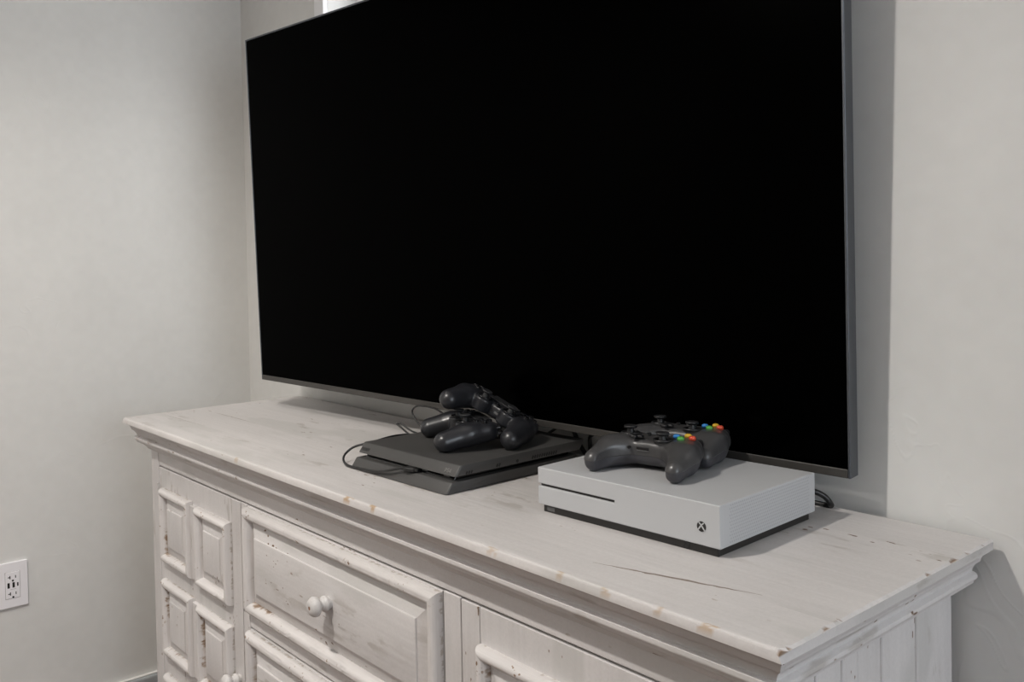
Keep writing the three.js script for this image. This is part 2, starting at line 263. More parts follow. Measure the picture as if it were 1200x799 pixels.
// face frame
const F0 = ZF - 0.022;
const fb = (x0, x1, y0, y1, g = 'x', z1 = ZF) => mesh('', uvm(boxAt(x0, x1, TOP + y0, TOP + y1, F0, z1, 0.0018, 2), g, ro()), paint, board);
const named = (m, n) => { m.name = n; return m; };
named(fb(BL + 0.0465, BR - 0.0465, -0.1070, -0.0748), 'frieze_board');
named(fb(BL, BL + 0.0445, -0.88, -0.0748, 'y', ZF + 0.0008), 'corner_stile');
named(fb(BR - 0.0445, BR, -0.88, -0.0748, 'y', ZF + 0.0008), 'corner_stile');
named(fb(0.5285, 0.5545, -0.80, -0.1095, 'y'), 'face_stile'); named(fb(1.1765, 1.2145, -0.80, -0.1095, 'y'), 'face_stile');
named(fb(BL + 0.0465, BR - 0.0465, -0.87, -0.802), 'bottom_rail');
for (const [x, z] of [[BL + 0.03, ZF - 0.03], [BR - 0.03, ZF - 0.03], [BL + 0.03, 0.035], [BR - 0.03, 0.035]]) mesh('foot', uvm(boxAt(x - 0.028, x + 0.028, 0, 0.105, z - 0.026, z + 0.026, 0.004, 2), 'y', ro()), paint, board);
// side panels of upright boards with beaded joints
function sidePanel(x0, x1, outer) {
  const g = new THREE.Group(); g.name = 'side_panel'; board.add(g);
  const e = [0.004, 0.1035, 0.190, 0.247, 0.2815, 0.335, ZF - 0.0225];
  for (let i = 0; i < e.length - 1; i++) mesh('board', uvm(boxAt(x0 + (i % 3) * 0.0006, x1 - (i % 3) * 0.0006, TOP - 0.84, TOP - 0.0748, e[i] + (i === 2 || i === 1 ? 0.0014 : 0.0003), e[i + 1] - 0.0003, 0.0028, 2), 'y', ro()), paint, g);
}
sidePanel(BL, BL + 0.0115); sidePanel(BR - 0.0115, BR);

// half-round mitred strips; 'wornAt' gives bare wood patches
const stripProf = (w, h) => [[0, 0], [0.0, 0.35], [0.06, 0.62], [0.18, 0.85], [0.36, 0.98], [0.55, 0.98], [0.74, 0.85], [0.88, 0.60], [0.95, 0.3], [0.97, -0.35]].map(([s, t]) => [s * w, t * h]);
function strip(ax, ay, bx, by, inx, iny, z, w, h, seed) {
  const P = stripProf(w, h), L = Math.hypot(bx - ax, by - ay), dx = (bx - ax) / L, dy = (by - ay) / L, n = Math.max(8, Math.round(L / 0.006)), m = P.length, pos = [], col = [], uv = [], idx = [], off = ro();
  for (let i = 0; i <= n; i++) for (let k = 0; k < m; k++) {
    let [s, t] = P[k]; const u = lerp(s, L - s, i / n); const q = n1(u * 55 + k * 0.2, seed) * 0.6 + n1(u * 160 + k, seed + 3) * 0.4;
    if (k > 2 && k < 7) t -= clamp(q - 0.25) * 0.0025; t += n1(u * 9, seed + 9) * 0.0006;
    pos.push(ax + dx * u + inx * s, ay + dy * u + iny * s, z + t);
    uv.push(u + off[0], clamp(k / (m - 1), 0.01, 0.99));
  }
  for (let i = 0; i < n; i++) for (let k = 0; k < m - 1; k++) { const a = i * m + k, b = a + 1, c = a + m, d = b + m; idx.push(a, b, d, a, d, c); }
  // orientation: outward normals face +z
  const g = withColors(pos, null, uv, null, idx), nz = g.attributes.normal; let sum = 0; for (let i = 0; i < nz.count; i++) sum += nz.getZ(i);
  if (sum < 0) { const f = []; for (let i = 0; i < idx.length; i += 3) f.push(idx[i], idx[i + 2], idx[i + 1]); return withColors(pos, null, uv, null, f); }
  return g;
}
function frameStrips(x0, x1, y0, y1, z, w, h, parent, seed) {
  mesh('moulding_strip', strip(x0, y1, x1, y1, 0, -1, z, w, h, seed), stripPaint, parent); mesh('moulding_strip', strip(x0, y0, x1, y0, 0, 1, z, w, h, seed + 20), stripPaint, parent);
  mesh('moulding_strip', strip(x0, y0, x0, y1, 1, 0, z, w, h, seed + 40), stripPaint, parent); mesh('moulding_strip', strip(x1, y0, x1, y1, -1, 0, z, w, h, seed + 60), stripPaint, parent);
}
function raisedPanel(x0, x1, y0, y1, z, b, h, step, parent, grain) {
  const lv = [[0, -0.001], [0, 0.0005], [b, h - step], [b + 0.0012, h - step * 0.9], [b + 0.0022, h - 0.0004], [b + 0.0034, h]], pos = [], idx = [];
  for (const [i, t] of lv) pos.push(x0 + i, y0 + i, z + t, x1 - i, y0 + i, z + t, x1 - i, y1 - i, z + t, x0 + i, y1 - i, z + t);
  for (let l = 0; l < lv.length - 1; l++) for (let k = 0; k < 4; k++) { const a = l * 4 + k, c = l * 4 + (k + 1) % 4; idx.push(a, c, c + 4, a, c + 4, a + 4); }
  const e = (lv.length - 1) * 4; idx.push(e, e + 1, e + 2, e, e + 2, e + 3);
  const g = new THREE.BufferGeometry(); g.setAttribute('position', new THREE.Float32BufferAttribute(pos, 3)); g.setIndex(idx); const q = toCreasedNormals(g, 0.3);
  return mesh('raised_panel', uvm(q, grain, ro()), paint, parent);
}
const knobGeo = new THREE.LatheGeometry([[0.0, 0.0378], [0.0030, 0.0378], [0.0034, 0.0384], [0.0085, 0.0379], [0.0128, 0.0358], [0.0158, 0.0322], [0.0168, 0.0285], [0.0158, 0.0242], [0.0118, 0.0205], [0.0085, 0.0185], [0.0078, 0.0155], [0.0100, 0.0135], [0.0128, 0.0115], [0.0135, 0.0085], [0.0128, 0.0060], [0.0105, 0.0045], [0.0105, 0]].map(a => new THREE.Vector2(...a)).reverse(), 36).rotateX(Math.PI / 2);
const knobUv = uvm(knobGeo, 'x', [0.31, 0.2]);
{ const p = knobUv.attributes.position, c = []; for (let i = 0; i < p.count; i++) { const rr = Math.hypot(p.getX(i), p.getY(i)), a = Math.atan2(p.getY(i), p.getX(i)); const chip = (p.getZ(i) > 0.037 && rr < 0.0032) || (Math.abs(a - 2.4) < 0.2 && rr > 0.0155) || (Math.abs(a + 1.9) < 0.15 && rr > 0.0155); c.push(...(chip ? [0.42, 0.22, 0.13] : [1, 1, 1])); } knobUv.setAttribute('color', new THREE.Float32BufferAttribute(c, 3)); }
function knob(x, y, z, parent) { const k = mesh('knob', knobUv, paintV, parent); k.position.set(x, y, z); k.userData.label = 'round turned white knob with a chipped centre'; return k; }
// drawers
[[-0.3500, -0.1105], [-0.5925, -0.3535], [-0.7990, -0.5960]].forEach(([y0, y1], i) => {
  const d = new THREE.Group(); d.name = 'drawer'; board.add(d);
  mesh('drawer_front', uvm(boxAt(0.5565, 1.1745, TOP + y0, TOP + y1, F0, ZF, 0.0018, 2), 'x', ro()), paint, d);
  const a = TOP + y0 + (i === 2 ? 0.014 : 0.032), b = TOP + y1 - 0.0025;
  frameStrips(0.5575, 1.1735, a, b, ZF, 0.024, 0.0175, d, 500 + i * 100);
  raisedPanel(0.5810, 1.1500, a + 0.0235, b - 0.0235, ZF + 0.0002, 0.024, 0.0125, 0.0032, d, 'x');
  knob(0.8815, (a + b) / 2 + 0.008, ZF + 0.0126, d);
});
// doors: three rows of two framed panels
for (const s of [0, 1]) {
  const d = new THREE.Group(); d.name = 'door'; board.add(d);
  const X = x => s ? 1.7425 - x : x, R = (a, b) => s ? [X(b), X(a)] : [a, b];
  const [j0, j1] = R(0.0965, 0.4865), [k0, k1] = R(0.4871, 0.5260);
  mesh('door_board', uvm(boxAt(j0, j1, TOP - 0.799, TOP - 0.1105, F0, ZF, 0.0016, 2), 'y', ro()), paint, d);
  mesh('door_stile', uvm(boxAt(k0, k1, TOP - 0.799, TOP - 0.1105, F0, ZF + 0.0003, 0.0016, 2), 'y', ro()), paint, d);
  const [m0, m1] = R(0.2905, 0.3195);
  [[-0.3270, -0.1580], [-0.5450, -0.3700], [-0.7700, -0.5930]].forEach(([y0, y1], r) => {
    mesh('centre_bar', uvm(boxAt(m0, m1, TOP + y0 + 0.004, TOP + y1 - 0.004, ZF - 0.001, ZF + 0.0075, 0.002, 2), 'y', ro()), paint, d);
    for (const [a, b, jy] of [[0.1215, 0.2895, 0.003], [0.3205, 0.4845, -0.002]]) {
      const [x0, x1] = R(a, b); frameStrips(x0, x1, TOP + y0 + jy, TOP + y1 + jy, ZF, 0.0205, 0.0165, d, 900 + s * 400 + r * 90 + a * 100 | 0);
      raisedPanel(x0 + 0.0195, x1 - 0.0195, TOP + y0 + jy + 0.0195, TOP + y1 + jy - 0.0195, ZF + 0.0002, 0.020, 0.010, 0.0028, d, 'y');
    }
  });
  knob(X(0.5045), TOP - 0.472, ZF + 0.0003, d);
  for (const hy of [-0.166, -0.74]) mesh('hinge', merged([cyl(0.0032, 0.0032, 0.034, 12).translate(X(0.0955), TOP + hy, ZF + 0.0022), boxAt(X(0.0955) - 0.009, X(0.0955) + 0.009, TOP + hy - 0.015, TOP + hy + 0.015, ZF, ZF + 0.0012, 0.0004, 1)]), paint, d);
}

// ---------------------------------------------------------------- television on a tilting wall mount
{
  const W = 1.465, Hh = 1.465 * 0.574, yaw = 0.0856, tilt = 0.0351, roll = -0.0116;
  const bx = new THREE.Vector3(Math.cos(yaw), 0, -Math.sin(yaw)), n0 = new THREE.Vector3(Math.sin(yaw), 0, Math.cos(yaw));
  const by = new THREE.Vector3(0, Math.cos(tilt), 0).addScaledVector(n0, Math.sin(tilt));
  const ex = bx.clone().multiplyScalar(Math.cos(roll)).addScaledVector(by, Math.sin(roll)), ey = by.clone().multiplyScalar(Math.cos(roll)).addScaledVector(bx, -Math.sin(roll)), n = ex.clone().cross(ey);
  const tv = thing('television', 'large flat black television with a thin dark metal frame above the sideboard', 'television');
  tv.matrixAutoUpdate = true; const M = new THREE.Matrix4().makeBasis(ex, ey, n); tv.quaternion.setFromRotationMatrix(M); tv.position.set(0.1209, TOP + 0.0717, 0.1665);
  const metal = new THREE.MeshPhysicalMaterial({ color: new THREE.Color().setRGB(0.12, 0.13, 0.145), metalness: 0.85, roughness: 0.38 });
  const dark = plastic([0.028, 0.027, 0.026], 0.45), back = plastic([0.02, 0.02, 0.021], 0.6);
  const D = 0.024, e = 0.004;
  mesh('frame', merged([boxAt(0, e, 0, Hh, -D, 0.0008, 0.0012), boxAt(W - e, W, 0, Hh, -D, 0.0008, 0.0012), boxAt(e, W - e, Hh - e, Hh, -D, 0.0008, 0.0012)]), metal, tv).userData.label = 'thin brushed grey metal side frame';
  mesh('bottom_bezel', boxAt(e, W - e, 0, 0.0125, -D, 0.0010, 0.0015), plastic([0.045, 0.042, 0.038], 0.42), tv).userData.label = 'dark grey lower bezel strip';
  mesh('screen', boxAt(e, W - e, 0.0125, Hh - e, -0.006, 0, 0.0002, 1), new THREE.MeshPhysicalMaterial({ color: new THREE.Color().setRGB(0.0002, 0.0002, 0.0002), roughness: 0.22, specularIntensity: 0.02, ior: 1.5 }), tv).userData.label = 'switched off black screen';
  mesh('back_cover', boxAt(e, W - e, e, Hh - e, -D, -0.0065, 0.003), back, tv);
  mesh('electronics_housing', boxAt(W * 0.10, W * 0.72, 0.035, 0.50, -D - 0.046, -D + 0.002, 0.012, 3), back, tv);
  mesh('mount_plate', boxAt(W * 0.34, W * 0.56, 0.20, 0.42, -D - 0.056, -D - 0.045, 0.002), back, tv);
  // folding arm to the wall, in the set's own axes
  const toLocal = v => v.clone().sub(tv.position).applyMatrix4(M.clone().transpose());
  const a = new THREE.Vector3(W * 0.45, 0.31, -D - 0.054), wallPt = toLocal(new THREE.Vector3(0.80, TOP + 0.30, WZ0 + 0.002));
  mesh('mount_arm', tube([a.toArray(), a.clone().lerp(wallPt, 0.5).toArray(), wallPt.toArray()], 0.014, 8, 10), back, tv);
}

// ---------------------------------------------------------------- power outlet on the left wall
{
  const o = thing('power_outlet', 'square-edged white wall plate outlet with two sockets and charging ports', 'outlet', [WX0, TOP - 0.443, 0.6575]);
  const wht = new THREE.MeshStandardMaterial({ color: 0xefedf0, roughness: 0.35 }), blk = new THREE.MeshStandardMaterial({ color: 0x16140f, roughness: 0.6 }), grey = new THREE.MeshStandardMaterial({ color: 0x8d8a86, roughness: 0.6 });
  // local: x out of the wall, y up, z towards the room front; socket face 34 x 67 mm
  mesh('plate', boxAt(0, 0.0062, -0.0578, 0.0578, -0.0365, 0.0365, 0.0016, 3), wht, o);
  mesh('seam', boxAt(0.0055, 0.00635, -0.0343, 0.0343, -0.0176, 0.0176, 0.0002, 1), grey, o);
  const f = mesh('receptacle', boxAt(0.004, 0.0075, -0.0335, 0.0335, -0.0168, 0.0168, 0.0008, 2), wht, o);
  // the wall is seen with +z to the left, so the wide slot with its tee stands at +z
  for (const y of [0.0205, -0.0215]) {
    mesh('slot', boxAt(0.007, 0.0078, y - 0.0042, y + 0.0042, 0.0050, 0.0072, 0.0002, 1), blk, f); mesh('slot', boxAt(0.007, 0.0078, y - 0.0012, y + 0.0012, 0.0070, 0.0112, 0.0002, 1), blk, f);
    mesh('slot', boxAt(0.007, 0.0078, y - 0.0034, y + 0.0034, -0.0082, -0.0060, 0.0002, 1), blk, f);
    mesh('ground_hole', cyl(0.0026, 0.0026, 0.0008, 14).rotateZ(Math.PI / 2).translate(0.0074, y - 0.0092, -0.0004), blk, f);
  }
  mesh('charging_port', boxAt(0.007, 0.0078, -0.0068, 0.0068, 0.0070, 0.0125, 0.0003, 1), blk, f); mesh('charging_port', boxAt(0.007, 0.0078, -0.0068, 0.0068, -0.0048, 0.0008, 0.0003, 1), blk, f);
  mesh('charging_port', boxAt(0.007, 0.0078, -0.0046, 0.0046, -0.0135, -0.0100, 0.0012, 2), blk, f);
  mesh('fine_print', boxAt(0.0073, 0.00765, -0.0108, -0.0102, -0.008, 0.006, 0.0001, 1), grey, f);
}

// ---------------------------------------------------------------- signed distance shapes for moulded plastic
function surfaceNet(f, lo, hi, cell) {
  const nx = Math.ceil((hi[0] - lo[0]) / cell) + 1, ny = Math.ceil((hi[1] - lo[1]) / cell) + 1, nz = Math.ceil((hi[2] - lo[2]) / cell) + 1, V = new Float32Array(nx * ny * nz), id = (i, j, k) => (k * ny + j) * nx + i;
  for (let k = 0; k < nz; k++) for (let j = 0; j < ny; j++) for (let i = 0; i < nx; i++) V[id(i, j, k)] = f(lo[0] + i * cell, lo[1] + j * cell, lo[2] + k * cell);
  const cellV = new Int32Array(nx * ny * nz).fill(-1), pos = [], idx = [], E = [[0, 1], [0, 2], [0, 4], [1, 3], [1, 5], [2, 3], [2, 6], [3, 7], [4, 5], [4, 6], [5, 7], [6, 7]];
  for (let k = 0; k < nz - 1; k++) for (let j = 0; j < ny - 1; j++) for (let i = 0; i < nx - 1; i++) {
    let c = 0, x = 0, y = 0, z = 0; const v = []; for (let q = 0; q < 8; q++) v.push(V[id(i + (q & 1), j + (q >> 1 & 1), k + (q >> 2))]);
    for (const [a, b] of E) if (v[a] < 0 !== v[b] < 0) { const t = v[a] / (v[a] - v[b]); x += lerp(a & 1, b & 1, t); y += lerp(a >> 1 & 1, b >> 1 & 1, t); z += lerp(a >> 2, b >> 2, t); c++; }
    if (c) { cellV[id(i, j, k)] = pos.length / 3; pos.push(lo[0] + (i + x / c) * cell, lo[1] + (j + y / c) * cell, lo[2] + (k + z / c) * cell); }
  }
  const quad = (a, b, c, d, flip) => flip ? idx.push(a, c, b, a, d, c) : idx.push(a, b, c, a, c, d);
  for (let k = 1; k < nz - 1; k++) for (let j = 1; j < ny - 1; j++) for (let i = 1; i < nx - 1; i++) {
    const s = V[id(i, j, k)] < 0;
    if (s !== V[id(i + 1, j, k)] < 0) quad(cellV[id(i, j - 1, k - 1)], cellV[id(i, j, k - 1)], cellV[id(i, j, k)], cellV[id(i, j - 1, k)], !s);
    if (s !== V[id(i, j + 1, k)] < 0) quad(cellV[id(i - 1, j, k - 1)], cellV[id(i - 1, j, k)], cellV[id(i, j, k)], cellV[id(i, j, k - 1)], !s);
    if (s !== V[id(i, j, k + 1)] < 0) quad(cellV[id(i - 1, j - 1, k)], cellV[id(i, j - 1, k)], cellV[id(i, j, k)], cellV[id(i - 1, j, k)], !s);
  }
  const g = new THREE.BufferGeometry(); g.setAttribute('position', new THREE.Float32BufferAttribute(pos, 3)); g.setIndex(idx);
  const nor = [], e = cell * 0.4; for (let i = 0; i < pos.length; i += 3) { const [x, y, z] = pos.slice(i, i + 3); const a = f(x + e, y, z) - f(x - e, y, z), b = f(x, y + e, z) - f(x, y - e, z), c = f(x, y, z + e) - f(x, y, z - e), l = Math.hypot(a, b, c) || 1; nor.push(a / l, b / l, c / l); }
  g.setAttribute('normal', new THREE.Float32BufferAttribute(nor, 3)); return g;
}
const smin = (a, b, k) => { const h = Math.max(k - Math.abs(a - b), 0) / k; return Math.min(a, b) - h * h * k * 0.25; }, smax = (a, b, k) => -smin(-a, -b, k);
const sdBox = (x, y, z, cx, cy, cz, hx, hy, hz, r) => { const a = Math.abs(x - cx) - hx + r, b = Math.abs(y - cy) - hy + r, c = Math.abs(z - cz) - hz + r; return Math.hypot(Math.max(a, 0), Math.max(b, 0), Math.max(c, 0)) + Math.min(Math.max(a, b, c), 0) - r; };
const sdCap = (x, y, z, ax, ay, az, bx, by, bz, r0, r1) => { const dx = bx - ax, dy = by - ay, dz = bz - az, t = clamp(((x - ax) * dx + (y - ay) * dy + (z - az) * dz) / (dx * dx + dy * dy + dz * dz)); return Math.hypot(x - ax - dx * t, y - ay - dy * t, z - az - dz * t) - lerp(r0, r1, t); };
const sdCylY = (x, y, z, cx, cz, y0, y1, r, rr) => { const a = Math.hypot(x - cx, z - cz) - r + rr, b = Math.abs(y - (y0 + y1) / 2) - (y1 - y0) / 2 + rr; return Math.min(Math.max(a, b), 0) + Math.hypot(Math.max(a, 0), Math.max(b, 0)) - rr; };

// ---- black controller with symmetric sticks (x right, y up through the face, z towards the player)
function padA(x, y, z) {
  const X = Math.abs(x);
  let d = sdBox(x, y, z, 0, -0.001, -0.022, 0.060, 0.0135, 0.0235, 0.009);
  let l = sdCap(X, y * 1.12, z, 0.0545, 0.001, -0.024, 0.0600, -0.003, 0.004, 0.0222, 0.0218);
  l = smin(l, sdCap(X, y * 1.05, z, 0.0600, -0.003, 0.004, 0.0665, -0.014, 0.047, 0.0218, 0.0182), 0.008);
  d = smin(d, l, 0.010);
  d = smin(d, sdCylY(X, y, z, 0.0275, 0.003, -0.012, 0.0125, 0.0172, 0.004), 0.004);
  d = smax(d, y - 0.0165 - 0.02 * Math.max(0, X - 0.05), 0.006);
  return d;
}
const padAGeo = surfaceNet(padA, [-0.094, -0.043, -0.060], [0.094, 0.030, 0.074], 0.0019);
const blackShell = plastic([0.017, 0.0175, 0.0205], 0.30, { bumpMap: finePit, bumpScale: 0.00002 }), blackGloss = plastic([0.006, 0.006, 0.007], 0.2), blackMat = plastic([0.014, 0.014, 0.015], 0.55), greyMark = plastic([0.10, 0.10, 0.10], 0.5);
const stickStem = cyl(0.0045, 0.006, 0.010, 20), capGeo = new THREE.LatheGeometry([[0, 0.0018], [0.0062, 0.0014], [0.0078, 0.0030], [0.0090, 0.0030], [0.0095, 0.0018], [0.0090, -0.0002], [0.006, -0.0015], [0, -0.0015]].map(a => new THREE.Vector2(...a)).reverse(), 28);
function buildPadA(label) {
  const g = thing('game_controller', label, 'controller', [0, 0, 0], 'black controllers piled on the black console');
  mesh('shell', padAGeo, blackShell, g);
  mesh('touchpad', boxAt(-0.027, 0.027, 0.0125, 0.0145, -0.044, -0.016, 0.0012, 2), blackMat, g);
  for (const s of [-1, 1]) {
    const st = mesh('stick_well', new THREE.TorusGeometry(0.0125, 0.0014, 10, 32).rotateX(Math.PI / 2).translate(s * 0.0275, 0.0130, 0.003), blackGloss, g);
    const k = mesh('thumbstick', stickStem.clone().translate(s * 0.0275, 0.0165, 0.003), blackMat, g); const c = mesh('stick_cap', capGeo, blackMat, k); c.position.set(s * 0.0275, 0.0220, 0.003);
    mesh('trigger', boxAt(s * 0.052 - 0.0145, s * 0.052 + 0.0145, -0.0135, 0.0015, -0.0560, -0.040, 0.006, 3), blackGloss, g);
    mesh('shoulder_button', boxAt(s * 0.052 - 0.0145, s * 0.052 + 0.0145, 0.0030, 0.0095, -0.0515, -0.040, 0.003, 3), blackGloss, g);
  }
  for (const [dx, dz] of [[1, 0], [-1, 0], [0, 1], [0, -1]]) {
    mesh('direction_button', boxAt(-0.0535 + dx * 0.0085 - 0.0038, -0.0535 + dx * 0.0085 + 0.0038, 0.014, 0.0182, -0.021 + dz * 0.0085 - 0.0038, -0.021 + dz * 0.0085 + 0.0038, 0.0012, 2), blackGloss, g);
    mesh('action_button', cyl(0.0048, 0.0050, 0.005, 20).translate(0.0535 + dx * 0.0115, 0.0165, -0.021 + dz * 0.0115), blackGloss, g);
  }
  mesh('home_button', cyl(0.0045, 0.0045, 0.002, 20).translate(0, 0.0128, 0.0005), blackGloss, g);
  mesh('headset_jack', cyl(0.0022, 0.0022, 0.003, 14).rotateX(Math.PI / 2).translate(-0.006, -0.002, 0.0008), blackGloss, g);
  mesh('extension_port', boxAt(0.000, 0.011, -0.0042, 0.0002, -0.001, 0.0022, 0.0005, 1), greyMark, g);
  return g;
}
// ---- charcoal controller with offset sticks
function padB(x, y, z) {
  const X = Math.abs(x);
  let d = sdBox(x, y, z, 0, -0.004, -0.018, 0.052, 0.0185, 0.0295, 0.012);
  let l = sdCap(X, y, z, 0.0465, -0.003, -0.020, 0.0535, -0.005, 0.010, 0.0205, 0.0220);
  l = smin(l, sdCap(X, y, z, 0.0535, -0.005, 0.010, 0.0610, -0.0140, 0.049, 0.0225, 0.0152), 0.010);
  d = smin(d, l, 0.016);
  d = smax(d, y - 0.0180 + 0.10 * Math.max(0, z - 0.01), 0.011);
  d = smax(d, (1 - Math.hypot(X / 0.0515, (z - 0.060) / 0.0485)) * 0.048, 0.0020);
  d = smax(d, X - 0.0765, 0.010);
  return d;
}
const split = (x, y, z) => -0.0090 - 0.10 * Math.max(0, z - 0.012);
const lo = [-0.082, -0.044, -0.056], hi = [0.082, 0.026, 0.072];
const padBUp = surfaceNet((x, y, z) => smax(padB(x, y, z), split(x, y, z) - y, 0.0012), lo, hi, 0.0017), padBLow = surfaceNet((x, y, z) => padB(x, y, z) + 0.0007, lo, hi, 0.0019);
const charcoal = plastic([0.052, 0.0510, 0.0520], 0.31, { bumpMap: finePit, bumpScale: 0.00002 }), charcoalLow = plastic([0.042, 0.041, 0.047], 0.44), charDark = plastic([0.012, 0.012, 0.013], 0.45);
const btn = { blue: plastic([0.035, 0.20, 0.52], 0.3), green: plastic([0.09, 0.36, 0.07], 0.3), yellow: plastic([0.62, 0.38, 0.03], 0.3), red: plastic([0.60, 0.075, 0.035], 0.3) };
function buildPadB(label) {
  const g = thing('game_controller', label, 'controller', [0, 0, 0], 'charcoal controllers on the white console');
  mesh('upper_shell', padBUp, charcoal, g); mesh('lower_shell', padBLow, charcoalLow, g).userData.label = 'greyer lower shell and grip backs';
  for (const [sx, sz] of [[-0.0420, -0.0205], [0.0195, 0.0020]]) {
    mesh('stick_well', new THREE.TorusGeometry(0.0120, 0.0018, 10, 32).rotateX(Math.PI / 2).translate(sx, 0.0152, sz), charDark, g);
    const k = mesh('thumbstick', stickStem.clone().translate(sx, 0.0170, sz), charDark, g); const c = mesh('stick_cap', capGeo, charDark, k); c.position.set(sx, 0.0230, sz);
  }
  mesh('direction_pad', merged([boxAt(-0.0195 - 0.0100, -0.0195 + 0.0100, 0.0152, 0.0187, 0.0035 - 0.0035, 0.0035 + 0.0035, 0.001, 2), boxAt(-0.0195 - 0.0035, -0.0195 + 0.0035, 0.0152, 0.0187, 0.0035 - 0.0100, 0.0035 + 0.0100, 0.001, 2)]), charDark, g);
  const bg = new THREE.LatheGeometry([[0, 0.0028], [0.0032, 0.0024], [0.0048, 0.0010], [0.0050, -0.003], [0, -0.003]].map(a => new THREE.Vector2(...a)).reverse(), 24);
  for (const [c, dx, dz] of [['blue', -1, 0], ['green', 0, 1], ['yellow', 0, -1], ['red', 1, 0]]) { const b = mesh('action_button', bg, btn[c], g); b.position.set(0.0410 + dx * 0.0115, 0.0178, -0.0205 + dz * 0.0115); b.userData.label = `round ${c} button`; }
  mesh('home_button', cyl(0.0075, 0.0080, 0.003, 28).rotateX(0.35).translate(0, 0.0152, -0.0395), greyMark, g);
  for (const s of [-1, 1]) {
    mesh('menu_button', cyl(0.003, 0.003, 0.003, 16).translate(s * 0.013, 0.0164, -0.0215), charDark, g);
    mesh('shoulder_button', boxAt(s * 0.038 - 0.018, s * 0.038 + 0.018, 0.001, 0.0110, -0.0500, -0.036, 0.004, 3), charDark, g);
    mesh('trigger', boxAt(s * 0.040 - 0.0120, s * 0.040 + 0.0120, -0.0215, 0.000, -0.0530, -0.030, 0.008, 3), charDark, g);
  }
  mesh('battery_cover', boxAt(-0.026, 0.026, -0.0225, -0.015, -0.038, 0.004, 0.003, 2), charcoalLow, g);
  mesh('headset_jack', cyl(0.0021, 0.0021, 0.003, 14).rotateX(Math.PI / 2).translate(-0.0235, 0.0030, 0.0172), blackGloss, g);
  mesh('expansion_port', boxAt(-0.0150, 0.0030, 0.0000, 0.0036, 0.0090, 0.0124, 0.0004, 1), blackGloss, g);
  mesh('port_lip', boxAt(-0.0150, 0.0030, -0.0016, -0.0004, 0.0090, 0.0128, 0.0003, 1), greyMark, g);
  return g;
}
// place a thing so that its lowest point stands at height y
function settle(g, quat, x, z, y) {
  g.quaternion.copy(quat); g.position.set(0, 0, 0); g.updateMatrixWorld(true); const b = new THREE.Box3().setFromObject(g, true); g.position.set(x, y - b.min.y, z);
}
const eul = (x, y, z, o = 'YXZ') => new THREE.Quaternion().setFromEuler(new THREE.Euler(x, y, z, o));

// ---------------------------------------------------------------- white console with black foot
const XW = 0.295, XD = 0.230;
{
  const g = thing('game_console', 'white boxy game console with a disc slot and a black foot', 'game console', [1.4051, TOP, 0.1961]); g.rotation.y = 0.0397;
  const white = plastic([0.46, 0.465, 0.475], 0.42, { bumpMap: finePit, bumpScale: 0.00003 }), holeM = plastic([0.36, 0.36, 0.38], 0.7), blk = plastic([0.012, 0.011, 0.010], 0.4);
  const a = XW / 2, b = XD / 2, y0 = 0.0115, y1 = 0.064, ys = 0.0375;
  // body in two shells that leave the disc slot open at the front left
  mesh('upper_shell', boxAt(-a, a, ys + 0.0036, y1, -b, b, 0.0016, 3), white, g);
  mesh('lower_shell', merged([boxAt(-a, a, y0, ys, -b, b, 0.0016, 3), boxAt(-0.0105, a, ys - 0.003, ys + 0.006, -b, b, 0.0016, 2), boxAt(-a, 0, ys - 0.003, ys + 0.006, -b, b - 0.012, 0.0010, 2)]), white, g);
  mesh('disc_slot', boxAt(-a + 0.003, -0.011, ys - 0.0002, ys + 0.0038, b - 0.0125, b - 0.004, 0.0002, 1), blk, g).userData.label = 'dark disc slot';
  mesh('foot', boxAt(-a + 0.006, a - 0.006, 0.0005, y0 + 0.001, -b + 0.006, b - 0.005, 0.001, 2), blk, g).userData.label = 'black recessed foot';
  mesh('usb_port', boxAt(-a + 0.013, -a + 0.027, 0.003, 0.0085, b - 0.0052, b - 0.0046, 0.0002, 1), greyMark, g);
  mesh('sensor_window', boxAt(a - 0.054, a - 0.046, 0.002, 0.0105, b - 0.0052, b - 0.0046, 0.0002, 1), plastic([0.004, 0.004, 0.004], 0.15), g);
  // round power mark: black disc with a white crossing
  const lg = mesh('power_button', cyl(0.0062, 0.0062, 0.0010, 36).rotateX(Math.PI / 2), blk, g); lg.position.set(a - 0.0255, 0.0345, b + 0.0001); lg.userData.label = 'round black power button with a white cross emblem';
  const arm = s => { const sh = new THREE.Shape(); sh.moveTo(s * 0.0042, 0.0044); sh.quadraticCurveTo(s * 0.0015, 0.0022, 0, 0.0002); sh.quadraticCurveTo(-s * 0.0022, -0.0028, -s * 0.0042, -0.0050); sh.lineTo(-s * 0.0050, -0.0038); sh.quadraticCurveTo(-s * 0.0030, -0.0005, -s * 0.0008, 0.0018); sh.quadraticCurveTo(s * 0.0010, 0.0038, s * 0.0030, 0.0052); sh.closePath(); return new THREE.ExtrudeGeometry(sh, { depth: 0.0003, bevelEnabled: false }); };
  mesh('emblem', merged([arm(1), arm(-1)]).translate(0, 0, 0.0004), white, lg);
  // perforations on the right side, in staggered rows
  const holes = []; for (let r = 0; r < 12; r++) for (let c = 0; c < 44; c++) { const z = b - 0.021 - c * 0.0044 - (r % 2) * 0.0022, y = 0.0165 + r * 0.0040; if (z > -b + 0.008) holes.push(new THREE.CircleGeometry(0.00105, 8).rotateY(Math.PI / 2).translate(a + 0.00012, y, z)); }
  const hm = mesh('vent_perforations', merged(holes), holeM, g); hm.userData = { kind: 'stuff', label: 'rows of tiny grey vent holes' };
}

